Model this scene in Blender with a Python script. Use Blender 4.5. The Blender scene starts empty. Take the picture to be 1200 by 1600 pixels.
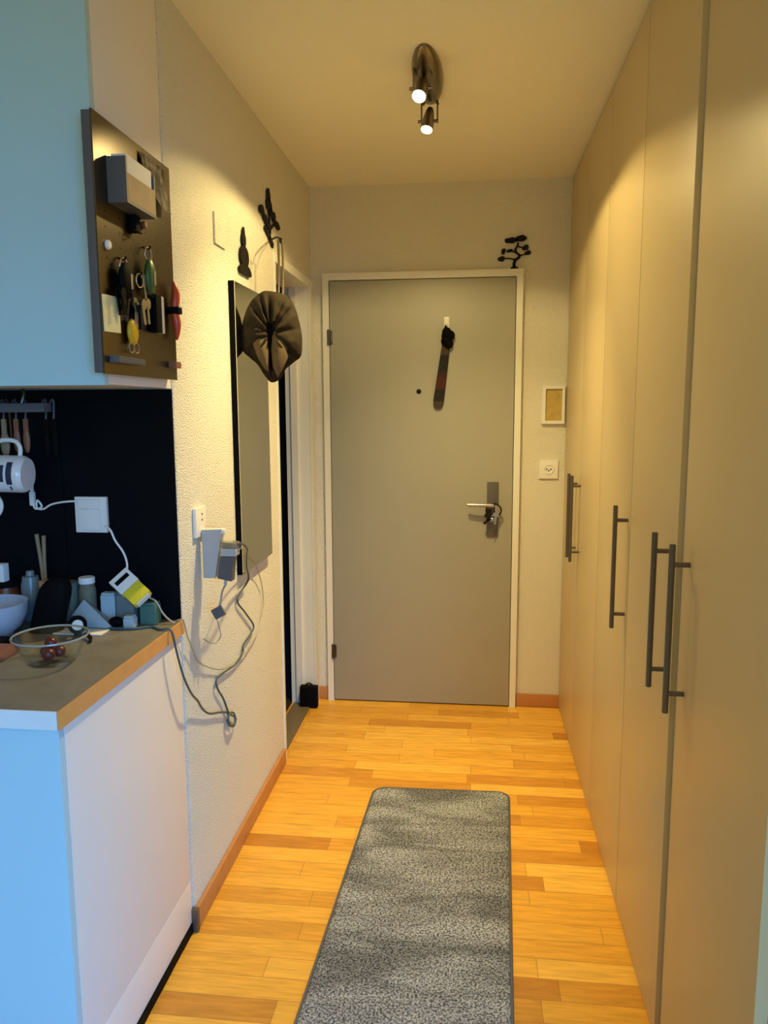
import bpy, bmesh, math, random
from mathutils import Vector, Matrix, noise
random.seed(7)
sc = bpy.context.scene
COL = sc.collection
V = Vector

# ------------------------------------------------------------------ layout
W = 1.1615      # plane of the wardrobe fronts
D = 3.543       # end wall
H = 2.402       # ceiling
KY = 1.845      # kitchen wall / start of the corridor wall
XR = 1.79       # right wall
XL = -2.5       # far left wall
YB = -2.7       # back wall

# ------------------------------------------------------------------ materials
def new_mat(name):
    m = bpy.data.materials.new(name); m.use_nodes = True
    nt = m.node_tree
    return m, nt, nt.nodes['Principled BSDF']

def plain(name, col, rough=.5, metal=0., spec=.5, bump=0., scale=200., var=0., coat=0., dist=.002):
    m, nt, b = new_mat(name)
    b.inputs['Base Color'].default_value = (*col, 1)
    b.inputs['Roughness'].default_value = rough
    b.inputs['Metallic'].default_value = metal
    b.inputs['Specular IOR Level'].default_value = spec
    b.inputs['Coat Weight'].default_value = coat
    tc = nt.nodes.new('ShaderNodeTexCoord')
    nz = nt.nodes.new('ShaderNodeTexNoise')
    nz.inputs['Scale'].default_value = scale; nz.inputs['Detail'].default_value = 3
    nt.links.new(tc.outputs['Object'], nz.inputs['Vector'])
    if bump:
        bp = nt.nodes.new('ShaderNodeBump')
        bp.inputs['Strength'].default_value = bump; bp.inputs['Distance'].default_value = dist
        nt.links.new(nz.outputs['Fac'], bp.inputs['Height'])
        nt.links.new(bp.outputs['Normal'], b.inputs['Normal'])
    if var:
        rp = nt.nodes.new('ShaderNodeMix'); rp.data_type = 'RGBA'
        rp.inputs['A'].default_value = (*[c*(1-var) for c in col], 1)
        rp.inputs['B'].default_value = (*[min(1, c*(1+var)) for c in col], 1)
        nt.links.new(nz.outputs['Fac'], rp.inputs['Factor'])
        nt.links.new(rp.outputs['Result'], b.inputs['Base Color'])
    return m

M = {}
M['plaster'] = plain('rough_plaster', (.86, .835, .71), .9, bump=1., scale=230, dist=.008, spec=.2, var=.05)
M['ceiling'] = plain('ceiling_plaster', (.91, .875, .745), .9, bump=.55, scale=230, dist=.003, spec=.2)
M['dark_wall'] = plain('darkened_store_wall', (.012, .011, .010), .95)
M['frame'] = plain('white_frame_paint', (.80, .80, .72), .4, var=.02, scale=6)
M['door'] = plain('greige_door_paint', (.36, .355, .29), .45, var=.03, scale=5)
M['white_lam'] = plain('white_laminate', (.80, .78, .76), .4, var=.02, scale=4)
M['front_lam'] = plain('daylight_tinted_laminate', (.41, .66, .78), .35, var=.02, scale=4)  # blue daylight cast put partly into the cabinet front colour
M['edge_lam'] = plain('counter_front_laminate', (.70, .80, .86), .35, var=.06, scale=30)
M['ward'] = plain('cream_beech_laminate', (.61, .49, .275), .38, var=.02, scale=5)
M['ward_in'] = plain('daylight_tinted_carcass', (.72, .75, .78), .5)  # bluish white puts daylight on the end panel into the carcass colour
M['steel'] = plain('brushed_steel', (.125, .108, .085), .30, metal=1., var=.06, scale=40)
M['handle'] = plain('dark_nickel', (.16, .14, .12), .45, metal=.8, var=.05, scale=30)
M['chrome'] = plain('chrome', (.50, .48, .45), .32, metal=1.)
M['lampmetal'] = plain('lamp_nickel', (.24, .21, .17), .3, metal=1., var=.04, scale=30)
M['lockmetal'] = plain('lock_plate_metal', (.16, .14, .12), .45, metal=.7)
M['black'] = plain('matt_black', (.004, .004, .0045), .65, spec=.06, var=.1, scale=60)
M['blackgloss'] = plain('black_splashback', (.003, .004, .006), .4, spec=.08, var=.1, scale=8)
M['iron'] = plain('black_iron', (.010, .007, .006), .65, spec=.2)
M['orange_wood'] = plain('orange_wood_edge', (.66, .34, .11), .4, var=.12, scale=25)
M['skirt'] = plain('beech_skirting', (.50, .22, .07), .4, var=.15, scale=18)
M['brownwood'] = plain('brown_wood', (.22, .09, .05), .5, var=.2, scale=25)
M['stickwood'] = plain('pale_wood', (.30, .20, .11), .6, var=.2, scale=25)
M['white_pl'] = plain('white_plastic', (.82, .81, .77), .35)
M['grey_pl'] = plain('grey_plastic', (.42, .44, .47), .45)
M['dkgrey_pl'] = plain('dark_grey_plastic', (.09, .095, .11), .45)
M['teal'] = plain('teal_cable', (.05, .095, .11), .5)
M['ltcable'] = plain('pale_cable', (.36, .34, .28), .5)
M['ceramic'] = plain('white_ceramic', (.75, .76, .76), .2, coat=.3)
M['navy'] = plain('navy_print', (.015, .03, .06), .4)
M['blueceramic'] = plain('pale_blue_ceramic', (.40, .47, .58), .35, var=.18, scale=60)
M['paper'] = plain('white_paper', (.80, .80, .76), .8, var=.03, scale=20)
M['bluepaper'] = plain('pale_blue_paper', (.40, .50, .55), .7, var=.05, scale=20)
M['note'] = plain('yellow_note_paper', (.78, .74, .42), .8, var=.04, scale=15)
M['yellow'] = plain('yellow_plastic', (.72, .60, .03), .35, var=.08, scale=50)
M['yolk'] = plain('amber_plastic', (.62, .38, .02), .35)
M['red'] = plain('red_enamel', (.50, .06, .02), .3)
M['berry'] = plain('dark_red_fruit', (.10, .008, .014), .35, var=.25, scale=60)
M['green'] = plain('dark_green_fob', (.03, .09, .02), .35)
M['tealbox'] = plain('teal_carton', (.06, .16, .13), .6, var=.4, scale=45)
M['brass'] = plain('key_brass', (.50, .42, .28), .35, metal=.8)
M['capcloth'] = plain('brown_cap_cloth', (.024, .018, .011), .9, spec=.1, bump=.5, scale=260, var=.35, dist=.003)
M['caplight'] = plain('tan_cap_lining', (.12, .086, .046), .9, spec=.1, bump=.4, scale=300, var=.2)
M['strap'] = plain('olive_strap', (.13, .10, .055), .8)
M['gold'] = plain('ochre_picture', (.50, .36, .10), .6, var=.35, scale=35)
M['jarred'] = plain('red_preserve', (.13, .025, .01), .35, var=.3, scale=40)
M['spice'] = plain('pale_spice', (.16, .15, .10), .7, var=.45, scale=70)
M['peach'] = plain('peach_paste', (.55, .33, .20), .6, var=.2, scale=40)
M['clear'] = plain('cloudy_clear_plastic', (.16, .20, .20), .25, var=.15, scale=30)
M['threshold'] = plain('dark_threshold', (.16, .12, .07), .5)

def glass(name, col, rough=.02, mixfac=.75):
    m, nt, b = new_mat(name)
    nt.nodes.remove(b)
    out = nt.nodes['Material Output']
    g = nt.nodes.new('ShaderNodeBsdfGlossy'); g.inputs['Roughness'].default_value = rough
    t = nt.nodes.new('ShaderNodeBsdfTransparent'); t.inputs['Color'].default_value = (*col, 1)
    lw = nt.nodes.new('ShaderNodeLayerWeight'); lw.inputs[0].default_value = .5
    pw = nt.nodes.new('ShaderNodeMath'); pw.operation = 'POWER'; pw.inputs[1].default_value = 3.5; nt.links.new(lw.outputs['Facing'], pw.inputs[0])
    fr = nt.nodes.new('ShaderNodeMath'); fr.operation = 'MULTIPLY_ADD'; fr.inputs[1].default_value = .55; fr.inputs[2].default_value = .035; nt.links.new(pw.outputs[0], fr.inputs[0])
    mx = nt.nodes.new('ShaderNodeMixShader')
    nt.links.new(fr.outputs[0], mx.inputs[0]); nt.links.new(t.outputs[0], mx.inputs[1]); nt.links.new(g.outputs[0], mx.inputs[2])
    nt.links.new(mx.outputs[0], out.inputs[0])
    return m
M['glass'] = glass('clear_glass', (.94, .96, .95))
M['rimglass'] = plain('glass_rim_glint', (.30, .33, .31), .12, coat=.5)  # opaque grey stands in for bright refraction along the bowl rim
M['gap_light'] = plain('gap_daylight', (.50, .56, .60), .4)
M['pane'] = glass('window_glass', (.95, .97, .96))

def mirror_mat():
    m, nt, b = new_mat('mirror_glass')
    b.inputs['Base Color'].default_value = (.72, .72, .66, 1)
    b.inputs['Metallic'].default_value = 1; b.inputs['Roughness'].default_value = .03
    return m
M['mirror'] = mirror_mat()

def emit(name, col, s):
    m, nt, b = new_mat(name)
    b.inputs['Base Color'].default_value = (.9, .9, .85, 1)
    b.inputs['Emission Color'].default_value = (*col, 1); b.inputs['Emission Strength'].default_value = s
    return m
M['bulb'] = emit('lit_bulb', (1., .92, .70), 9)

def dots():
    m = M['steel'].copy(); m.name = 'perforated_steel'; nt = m.node_tree; N, Lk = nt.nodes, nt.links
    b = N['Principled BSDF']; old = b.inputs['Base Color'].links[0].from_socket
    tc = N.new('ShaderNodeTexCoord'); a = N.new('ShaderNodeVectorMath'); a.operation = 'MULTIPLY'; a.inputs[1].default_value = (0, 16, 34)
    f = N.new('ShaderNodeVectorMath'); f.operation = 'FRACTION'; d = N.new('ShaderNodeVectorMath'); d.operation = 'DISTANCE'; d.inputs[1].default_value = (0, .5, .5)
    g = N.new('ShaderNodeVectorMath'); g.operation = 'MULTIPLY'; g.inputs[1].default_value = (0, .03, .0145)
    Lk.new(tc.outputs['Object'], a.inputs[0]); Lk.new(a.outputs[0], f.inputs[0])
    sub = N.new('ShaderNodeVectorMath'); sub.operation = 'SUBTRACT'; sub.inputs[1].default_value = (0, .5, .5); Lk.new(f.outputs[0], sub.inputs[0])
    sc2 = N.new('ShaderNodeVectorMath'); sc2.operation = 'MULTIPLY'; sc2.inputs[1].default_value = (0, 1/16, 1/34); Lk.new(sub.outputs[0], sc2.inputs[0])
    ln = N.new('ShaderNodeVectorMath'); ln.operation = 'LENGTH'; Lk.new(sc2.outputs[0], ln.inputs[0])
    lt = N.new('ShaderNodeMath'); lt.operation = 'LESS_THAN'; lt.inputs[1].default_value = .0024; Lk.new(ln.outputs['Value'], lt.inputs[0])
    sp = N.new('ShaderNodeSeparateXYZ'); Lk.new(tc.outputs['Object'], sp.inputs[0])
    lo = N.new('ShaderNodeMath'); lo.operation = 'GREATER_THAN'; lo.inputs[1].default_value = .19; Lk.new(sp.outputs['Z'], lo.inputs[0])
    hi = N.new('ShaderNodeMath'); hi.operation = 'LESS_THAN'; hi.inputs[1].default_value = .33; Lk.new(sp.outputs['Z'], hi.inputs[0])
    m1 = N.new('ShaderNodeMath'); m1.operation = 'MULTIPLY'; m2 = N.new('ShaderNodeMath'); m2.operation = 'MULTIPLY'
    Lk.new(lt.outputs[0], m1.inputs[0]); Lk.new(lo.outputs[0], m1.inputs[1]); Lk.new(m1.outputs[0], m2.inputs[0]); Lk.new(hi.outputs[0], m2.inputs[1])
    mx = N.new('ShaderNodeMix'); mx.data_type = 'RGBA'; mx.inputs['B'].default_value = (.01, .008, .006, 1)
    Lk.new(m2.outputs[0], mx.inputs['Factor']); Lk.new(old, mx.inputs['A']); Lk.new(mx.outputs['Result'], b.inputs['Base Color'])
    return m
M['steel_dots'] = dots()

def parquet():
    m, nt, b = new_mat('oak_parquet')
    N, Lk = nt.nodes, nt.links
    tc = N.new('ShaderNodeTexCoord')
    br = N.new('ShaderNodeTexBrick')
    br.inputs['Scale'].default_value = 1
    br.inputs['Brick Width'].default_value = .46; br.inputs['Row Height'].default_value = .0705
    br.inputs['Mortar Size'].default_value = .0007; br.inputs['Mortar Smooth'].default_value = .3
    br.offset = .37; br.offset_frequency = 2; br.squash = .8; br.squash_frequency = 3
    br.inputs['Color1'].default_value = (0, 0, 0, 1); br.inputs['Color2'].default_value = (1, 1, 1, 1)
    br.inputs['Mortar'].default_value = (.25, .25, .25, 1)
    Lk.new(tc.outputs['Object'], br.inputs['Vector'])
    ramp = N.new('ShaderNodeValToRGB')
    e = ramp.color_ramp.elements
    e[0].position = 0.; e[0].color = (.52, .21, .024, 1)
    e[1].position = 1.; e[1].color = (.88, .50, .080, 1)
    x = ramp.color_ramp.elements.new(.35); x.color = (.73, .355, .036, 1)
    x = ramp.color_ramp.elements.new(.7); x.color = (.80, .41, .048, 1)
    Lk.new(br.outputs['Color'], ramp.inputs['Fac'])
    mp = N.new('ShaderNodeMapping'); mp.inputs['Scale'].default_value = (9, 75, 4)
    Lk.new(tc.outputs['Object'], mp.inputs['Vector'])
    ng = N.new('ShaderNodeTexNoise'); ng.inputs['Scale'].default_value = 1.; ng.inputs['Detail'].default_value = 4
    ng.inputs['Distortion'].default_value = .6
    Lk.new(mp.outputs['Vector'], ng.inputs['Vector'])
    mr = N.new('ShaderNodeMapRange'); mr.inputs['From Min'].default_value = .3; mr.inputs['From Max'].default_value = .7
    mr.inputs['To Min'].default_value = .80; mr.inputs['To Max'].default_value = 1.10
    Lk.new(ng.outputs['Fac'], mr.inputs['Value'])
    mx = N.new('ShaderNodeMix'); mx.data_type = 'RGBA'; mx.blend_type = 'MULTIPLY'; mx.inputs['Factor'].default_value = 1
    Lk.new(ramp.outputs['Color'], mx.inputs['A']); Lk.new(mr.outputs['Result'], mx.inputs['B'])
    # darker seam lines
    mm = N.new('ShaderNodeMix'); mm.data_type = 'RGBA'
    mm.inputs['B'].default_value = (.26, .12, .03, 1)
    Lk.new(br.outputs['Fac'], mm.inputs['Factor']); Lk.new(mx.outputs['Result'], mm.inputs['A'])
    Lk.new(mm.outputs['Result'], b.inputs['Base Color'])
    b.inputs['Roughness'].default_value = .42
    bp = N.new('ShaderNodeBump'); bp.inputs['Strength'].default_value = .08; bp.inputs['Distance'].default_value = .002
    Lk.new(ng.outputs['Fac'], bp.inputs['Height']); Lk.new(bp.outputs['Normal'], b.inputs['Normal'])
    return m
M['parquet'] = parquet()

def countertop():
    m, nt, b = new_mat('grey_brown_worktop')
    N, Lk = nt.nodes, nt.links
    tc = N.new('ShaderNodeTexCoord')
    n1 = N.new('ShaderNodeTexNoise'); n1.inputs['Scale'].default_value = 14; n1.inputs['Detail'].default_value = 6
    Lk.new(tc.outputs['Object'], n1.inputs['Vector'])
    r = N.new('ShaderNodeValToRGB'); e = r.color_ramp.elements
    e[0].position = .3; e[0].color = (.150, .135, .112, 1); e[1].position = .7; e[1].color = (.205, .19, .16, 1)
    Lk.new(n1.outputs['Fac'], r.inputs['Fac']); Lk.new(r.outputs['Color'], b.inputs['Base Color'])
    b.inputs['Roughness'].default_value = .42
    return m
M['worktop'] = countertop()

def rugmat():
    m, nt, b = new_mat('grey_rug_pile')
    N, Lk = nt.nodes, nt.links
    tc = N.new('ShaderNodeTexCoord')
    n1 = N.new('ShaderNodeTexNoise'); n1.inputs['Scale'].default_value = 190; n1.inputs['Detail'].default_value = 5
    n2 = N.new('ShaderNodeTexNoise'); n2.inputs['Scale'].default_value = 4.5; n2.inputs['Detail'].default_value = 5
    n2.inputs['Distortion'].default_value = .8
    mp = N.new('ShaderNodeMapping'); mp.inputs['Scale'].default_value = (.6, 1.9, 1)
    Lk.new(tc.outputs['Object'], n1.inputs['Vector']); Lk.new(tc.outputs['Object'], mp.inputs['Vector'])
    Lk.new(mp.outputs['Vector'], n2.inputs['Vector'])
    r1 = N.new('ShaderNodeValToRGB'); e = r1.color_ramp.elements
    e[0].position = .40; e[0].color = (.085, .095, .115, 1); e[1].position = .60; e[1].color = (.52, .54, .575, 1)
    Lk.new(n1.outputs['Fac'], r1.inputs['Fac'])
    r2 = N.new('ShaderNodeMapRange'); r2.inputs['From Min'].default_value = .38; r2.inputs['From Max'].default_value = .6
    r2.inputs['To Min'].default_value = .48; r2.inputs['To Max'].default_value = 1.0
    Lk.new(n2.outputs['Fac'], r2.inputs['Value'])
    mx = N.new('ShaderNodeMix'); mx.data_type = 'RGBA'; mx.blend_type = 'MULTIPLY'; mx.inputs['Factor'].default_value = 1
    Lk.new(r1.outputs['Color'], mx.inputs['A']); Lk.new(r2.outputs['Result'], mx.inputs['B'])
    Lk.new(mx.outputs['Result'], b.inputs['Base Color'])
    b.inputs['Roughness'].default_value = .95; b.inputs['Specular IOR Level'].default_value = .1
    bp = N.new('ShaderNodeBump'); bp.inputs['Strength'].default_value = .8; bp.inputs['Distance'].default_value = .006
    Lk.new(n1.outputs['Fac'], bp.inputs['Height']); Lk.new(bp.outputs['Normal'], b.inputs['Normal'])
    return m
M['rug'] = rugmat()

def lanyard_mat():
    m, nt, b = new_mat('patterned_strap')
    N, Lk = nt.nodes, nt.links
    tc = N.new('ShaderNodeTexCoord'); sp = N.new('ShaderNodeSeparateXYZ'); Lk.new(tc.outputs['Object'], sp.inputs[0])
    r = N.new('ShaderNodeValToRGB'); r.color_ramp.interpolation = 'CONSTANT'
    mr = N.new('ShaderNodeMapRange'); mr.inputs['From Min'].default_value = -.27; mr.inputs['From Max'].default_value = 0
    Lk.new(sp.outputs['Z'], mr.inputs['Value']); Lk.new(mr.outputs['Result'], r.inputs['Fac'])
    e = r.color_ramp.elements
    e[0].position = 0; e[0].color = (.045, .03, .02, 1)
    e[1].position = .12; e[1].color = (.008, .007, .010, 1)
    for p_, c in ((.32, (.055, .008, .005)), (.52, (.035, .008, .005)), (.6, (.008, .007, .009)), (.88, (.05, .03, .022))):
        x = r.color_ramp.elements.new(p_); x.color = (*c, 1)
    Lk.new(r.outputs['Color'], b.inputs['Base Color']); b.inputs['Roughness'].default_value = .8
    return m
M['lanyard'] = lanyard_mat()

def photo_mat():
    m, nt, b = new_mat('dark_photo_print')
    N, Lk = nt.nodes, nt.links
    tc = N.new('ShaderNodeTexCoord'); n = N.new('ShaderNodeTexNoise'); n.inputs['Scale'].default_value = 38; n.inputs['Detail'].default_value = 4
    Lk.new(tc.outputs['Object'], n.inputs['Vector'])
    r = N.new('ShaderNodeValToRGB'); e = r.color_ramp.elements
    e[0].position = .45; e[0].color = (.010, .005, .004, 1); e[1].position = .64; e[1].color = (.40, .33, .28, 1)
    Lk.new(n.outputs['Fac'], r.inputs['Fac']); Lk.new(r.outputs['Color'], b.inputs['Base Color']); b.inputs['Roughness'].default_value = .35
    return m
M['photo'] = photo_mat()

# ------------------------------------------------------------------ mesh helpers
class MB:
    def __init__(s): s.bm = bmesh.new()
    def box(s, lo, hi, bev=0., rot=None, seg=2):
        lo, hi = V(lo), V(hi); c = (lo+hi)/2; d = hi-lo
        t = bmesh.new(); bmesh.ops.create_cube(t, size=1)
        for v in t.verts: v.co = V((v.co.x*d.x, v.co.y*d.y, v.co.z*d.z))
        if bev: bmesh.ops.bevel(t, geom=t.edges[:], offset=bev, segments=seg, profile=.7, affect='EDGES')
        s._add(t, (Matrix.Translation(c) @ rot.to_4x4()) if rot is not None else Matrix.Translation(c)); return s
    def _add(s, t, mat=None):
        if mat is not None: t.transform(mat)
        me = bpy.data.meshes.new('tmp'); t.to_mesh(me); t.free(); s.bm.from_mesh(me); bpy.data.meshes.remove(me)
    def cyl(s, p0, p1, r0, r1=None, n=24, bev=0., caps=True):
        p0, p1 = V(p0), V(p1); r1 = r0 if r1 is None else r1; a = p1-p0
        t = bmesh.new(); bmesh.ops.create_cone(t, cap_ends=caps, segments=n, radius1=r0, radius2=r1, depth=a.length)
        if bev: bmesh.ops.bevel(t, geom=[e for e in t.edges if len(e.link_faces) == 2 and e.calc_face_angle(0) > .8], offset=bev, segments=2, affect='EDGES')
        s._add(t, Matrix.Translation((p0+p1)/2) @ a.to_track_quat('Z', 'Y').to_matrix().to_4x4()); return s
    def ball(s, c, r, rot=None, n=20):
        r = (r, r, r) if isinstance(r, (int, float)) else r
        t = bmesh.new(); bmesh.ops.create_uvsphere(t, u_segments=n, v_segments=max(8, n*2//3), radius=1)
        mt = Matrix.Diagonal((*r, 1))
        if rot is not None: mt = rot.to_4x4() @ mt
        s._add(t, Matrix.Translation(V(c)) @ mt); return s
    def tube(s, pts, r, n=8, smooth=4, closed=False):
        pts = [V(p) for p in pts]
        if smooth:
            q = []
            m = len(pts); rng = m if closed else m-1
            for i in range(rng):
                g = (lambda k: pts[k % m]) if closed else (lambda k: pts[max(0, min(m-1, k))])
                a, b, c, d = g(i-1), g(i), g(i+1), g(i+2)
                for j in range(smooth):
                    u = j/smooth
                    q.append(.5*((2*b)+(c-a)*u+(2*a-5*b+4*c-d)*u*u+(3*b-a-3*c+d)*u**3))
            if not closed: q.append(pts[-1])
            pts = q
        m = len(pts); rings = []; up = V((.31, .17, .93))
        for i, p in enumerate(pts):
            a = pts[(i-1) % m] if (closed or i > 0) else p
            b = pts[(i+1) % m] if (closed or i < m-1) else p
            t = (b-a); t = t.normalized() if t.length > 1e-9 else V((0, 0, 1))
            x = up - t*up.dot(t)
            if x.length < 1e-4: x = V((1, 0, 0)) - t*t.x
            x.normalize(); y = t.cross(x); up = x
            rr = r(i/max(1, m-1)) if callable(r) else r
            rings.append([s.bm.verts.new(p+(x*math.cos(2*math.pi*k/n)+y*math.sin(2*math.pi*k/n))*rr) for k in range(n)])
        for i in range(m if closed else m-1):
            A, B = rings[i], rings[(i+1) % m]
            for k in range(n): s.bm.faces.new((A[k], A[(k+1) % n], B[(k+1) % n], B[k]))
        if not closed:
            s.bm.faces.new(rings[0][::-1]); s.bm.faces.new(rings[-1])
        return s
    def lathe(s, prof, c=(0, 0, 0), axis=(0, 0, 1), n=40, closed=False):
        q = V(axis).to_track_quat('Z', 'Y').to_matrix(); c = V(c); rings = []
        for r, z in prof:
            if r < 1e-6: rings.append([s.bm.verts.new(c+q @ V((0, 0, z)))])
            else: rings.append([s.bm.verts.new(c+q @ V((r*math.cos(2*math.pi*k/n), r*math.sin(2*math.pi*k/n), z))) for k in range(n)])
        pairs = list(zip(rings, rings[1:]))
        if closed: pairs.append((rings[-1], rings[0]))
        for A, B in pairs:
            for k in range(n):
                k2 = (k+1) % n
                if len(A) == 1 and len(B) == 1: continue
                if len(A) == 1: s.bm.faces.new((A[0], B[k2], B[k]))
                elif len(B) == 1: s.bm.faces.new((A[k], A[k2], B[0]))
                else: s.bm.faces.new((A[k], A[k2], B[k2], B[k]))
        return s
    def prism(s, pts, d):
        d = V(d); A = [s.bm.verts.new(V(p)) for p in pts]; B = [s.bm.verts.new(V(p)+d) for p in pts]
        s.bm.faces.new(A[::-1]); s.bm.faces.new(B); n = len(A)
        for i in range(n): s.bm.faces.new((A[i], A[(i+1) % n], B[(i+1) % n], B[i]))
        return s
    def build(s, name, mat, parent=None, loc=None, smooth=None, angle=40):
        bm = s.bm
        bmesh.ops.recalc_face_normals(bm, faces=bm.faces[:])
        if parent is not None: off = world_loc(parent)
        elif loc is not None: off = V(loc)
        else:
            lo = V([min(v.co[i] for v in bm.verts) for i in range(3)]); hi = V([max(v.co[i] for v in bm.verts) for i in range(3)])
            off = V(((lo.x+hi.x)/2, (lo.y+hi.y)/2, lo.z))
        for v in bm.verts: v.co -= off
        for f in bm.faces: f.smooth = True
        for e in bm.edges:
            if len(e.link_faces) == 2 and e.calc_face_angle(0) > math.radians(angle): e.smooth = False
        me = bpy.data.meshes.new(name); bm.to_mesh(me); bm.free()
        me.materials.append(M[mat])
        o = bpy.data.objects.new(name, me); COL.objects.link(o)
        if parent is not None: o.parent = parent
        else: o.location = off
        return o

def world_loc(o):
    l = V(o.location); p = o.parent
    while p is not None: l += p.location; p = p.parent
    return l

def tag(o, label=None, cat=None, group=None, kind=None):
    if label: o['label'] = label
    if cat: o['category'] = cat
    if group: o['group'] = group
    if kind: o['kind'] = kind
    return o
def thing(name, label, cat, loc, group=None):
    o = bpy.data.objects.new(name, None); o.empty_display_size = .05
    COL.objects.link(o); o.location = loc
    return tag(o, label, cat, group)
def struct(o): o['kind'] = 'structure'; return o
def struct_empty(name, loc):
    o = bpy.data.objects.new(name, None); COL.objects.link(o); o.location = loc; o['kind'] = 'structure'; return o

def B(lo, hi, bev=0., **k): return MB().box(lo, hi, bev, **k)

# ------------------------------------------------------------------ setting
struct(B((XL-.15, YB-.15, -.1), (XR+.15, D+.12, 0)).build('floor', 'parquet', loc=(0, 0, 0)))
struct(B((XL-.15, YB-.15, H), (XR+.15, D+.12, H+.1)).build('ceiling', 'ceiling', loc=(0, 0, 0)))
struct(B((-.1115, D, 0), (XR+.12, D+.11, H)).build('wall_end', 'plaster', loc=(0, D, 0)))
DY0, DY1, DZ = 2.868, 3.475, 1.965      # side doorway
m = MB()
m.prism([(-.11, KY, 0), (-.011, KY, 0), (-.0055, KY+.0015, 0), (-.0015, KY+.0055, 0), (0, KY+.011, 0), (0, DY0, 0), (-.11, DY0, 0)], (0, 0, H))
m.box((-.11, DY0, DZ), (0, D, H))
m.box((-.11, DY1, 0), (0, D, DZ))
struct(m.build('wall_left', 'plaster', loc=(0, KY, 0)))
struct(B((XL, KY+.012, 0), (-.11, KY+.11, H)).build('wall_kitchen', 'plaster', loc=(-.11, KY, 0)))
struct(B((XL-.1, YB, 0), (XL, KY+.11, H)).build('wall_far_left', 'plaster', loc=(XL, 0, 0)))
struct(B((XL, YB-.12, 0), (XR+.1, YB, H)).build('wall_back', 'plaster', loc=(0, YB, 0)))
WY0, WY1, WZ0, WZ1 = -2.3, -.25, .10, 2.1
m = MB()
m.box((XR, YB, 0), (XR+.12, WY0, H)); m.box((XR, WY1, 0), (XR+.12, D, H))
m.box((XR, WY0, WZ1), (XR+.12, WY1, H)); m.box((XR, WY0, 0), (XR+.12, WY1, WZ0))
struct(m.build('wall_right', 'plaster', loc=(XR, 0, 0)))
w = struct_empty('window_1', (XR+.06, WY0, WZ0))
m = MB()
for a, b in (((WY0, WZ0), (WY0+.06, WZ1)), ((WY1-.06, WZ0), (WY1, WZ1)), ((WY0, WZ0), (WY1, WZ0+.06)), ((WY0, WZ1-.06), (WY1, WZ1)), (((WY0+WY1)/2-.04, WZ0), ((WY0+WY1)/2+.04, WZ1))):
    m.box((XR+.03, a[0], a[1]), (XR+.09, b[0], b[1]))
m.build('window_frame', 'frame', w)
B((XR+.058, WY0+.05, WZ0+.05), (XR+.064, WY1-.05, WZ1-.05)).build('pane', 'pane', w)
# store room behind the side doorway, darkness put in as black walls and floor
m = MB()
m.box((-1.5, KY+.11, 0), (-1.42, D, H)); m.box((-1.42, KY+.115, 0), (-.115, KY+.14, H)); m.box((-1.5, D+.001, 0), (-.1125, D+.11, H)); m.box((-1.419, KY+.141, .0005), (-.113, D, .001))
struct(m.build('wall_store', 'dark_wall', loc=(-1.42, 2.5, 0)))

# skirting
m = B((.001, KY+.004, .001), (.013, DY0-.03, .062), .002)
struct(m.build('baseboard_left', 'skirt'))
struct(B((.002, D-.013, .001), (.054, D-.001, .062), .002).build('baseboard_end', 'skirt'))
struct(B((.962, D-.013, .001), (W+.02, D-.001, .062), .002).build('baseboard_end.001', 'skirt'))
struct(B((-.004, KY-.012, .001), (.015, KY+.002, .066), .001).build('trim_1', 'lockmetal'))

# side doorway lining
d2 = struct_empty('door_2', (0, DY0, 0))
m = MB()
m.box((-.112, DY1-.012, 0), (-.0005, DY1-.0005, DZ-.0005))
m.box((-.085, DY1-.026, 0), (-.055, DY1-.0121, DZ-.0145))
m.box((-.112, DY0+.0105, DZ-.014), (-.0005, DY1-.0121, DZ-.0005))
m.box((-.112, DY0+.0005, 0), (-.0005, DY0+.010, DZ-.0005))
m.box((.0005, DY1-.012, 0), (.009, D-.014, DZ-.012)); m.box((.0005, DY0-.010, DZ-.012), (.009, D-.003, DZ+.022)); m.box((.0005, DY0-.010, 0.0), (.006, DY0+.010, DZ-.012))
m.build('door_frame', 'frame', d2)
B((-.10, DY0+.012, .0005), (-.012, DY1-.014, .007), .002).build('threshold', 'threshold', d2)
m = B((-.03, DY0+.0085, .97), (-.008, DY0+.0125, 1.06)); m.box((-.03, DY0+.0085, .25), (-.008, DY0+.0125, .32)); m.build('strike_plate', 'brass', d2)

# main door
d1 = struct_empty('door_1', (.507, D, 0))
LX0, LX1, LH = .0885, .9265, 1.985
m = MB()
ft = LH+.034
m.prism([(.057, D-.03, 0), (.057, D-.03, ft), (.958, D-.03, ft), (.958, D-.03, 0), (LX1+.003, D-.03, 0), (LX1+.003, D-.03, LH+.003), (LX0-.003, D-.03, LH+.003), (LX0-.003, D-.03, 0)], (0, .03, 0))
m.build('door_frame', 'frame', d1)
B((LX0, D-.024, .006), (LX1, D-.001, LH), .003).build('door_leaf', 'door', d1)
for z in (1.735, .25):
    m = MB().cyl((LX0-.004, D-.034, z-.035), (LX0-.004, D-.034, z+.035), .0065, n=14)
    m.box((LX0-.002, D-.033, z-.03), (LX0+.012, D-.0235, z+.03), .001); m.build('hinge', 'steel', d1)
MB().cyl((.497, D-.028, 1.488), (.497, D-.02, 1.488), .011, n=20, bev=.002).build('peephole', 'iron', d1)
lp = B((.812, D-.032, .822), (.864, D-.0235, 1.076), .003).build('lock_plate', 'lockmetal', d1)
m = MB().cyl((.836, D-.033, .972), (.836, D-.072, .972), .009, n=16)
m.tube([(.838, D-.07, .972), (.80, D-.072, .973), (.76, D-.071, .973), (.722, D-.066, .973)], .0085, n=12)
m.build('lever_handle', 'chrome', d1)
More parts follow.
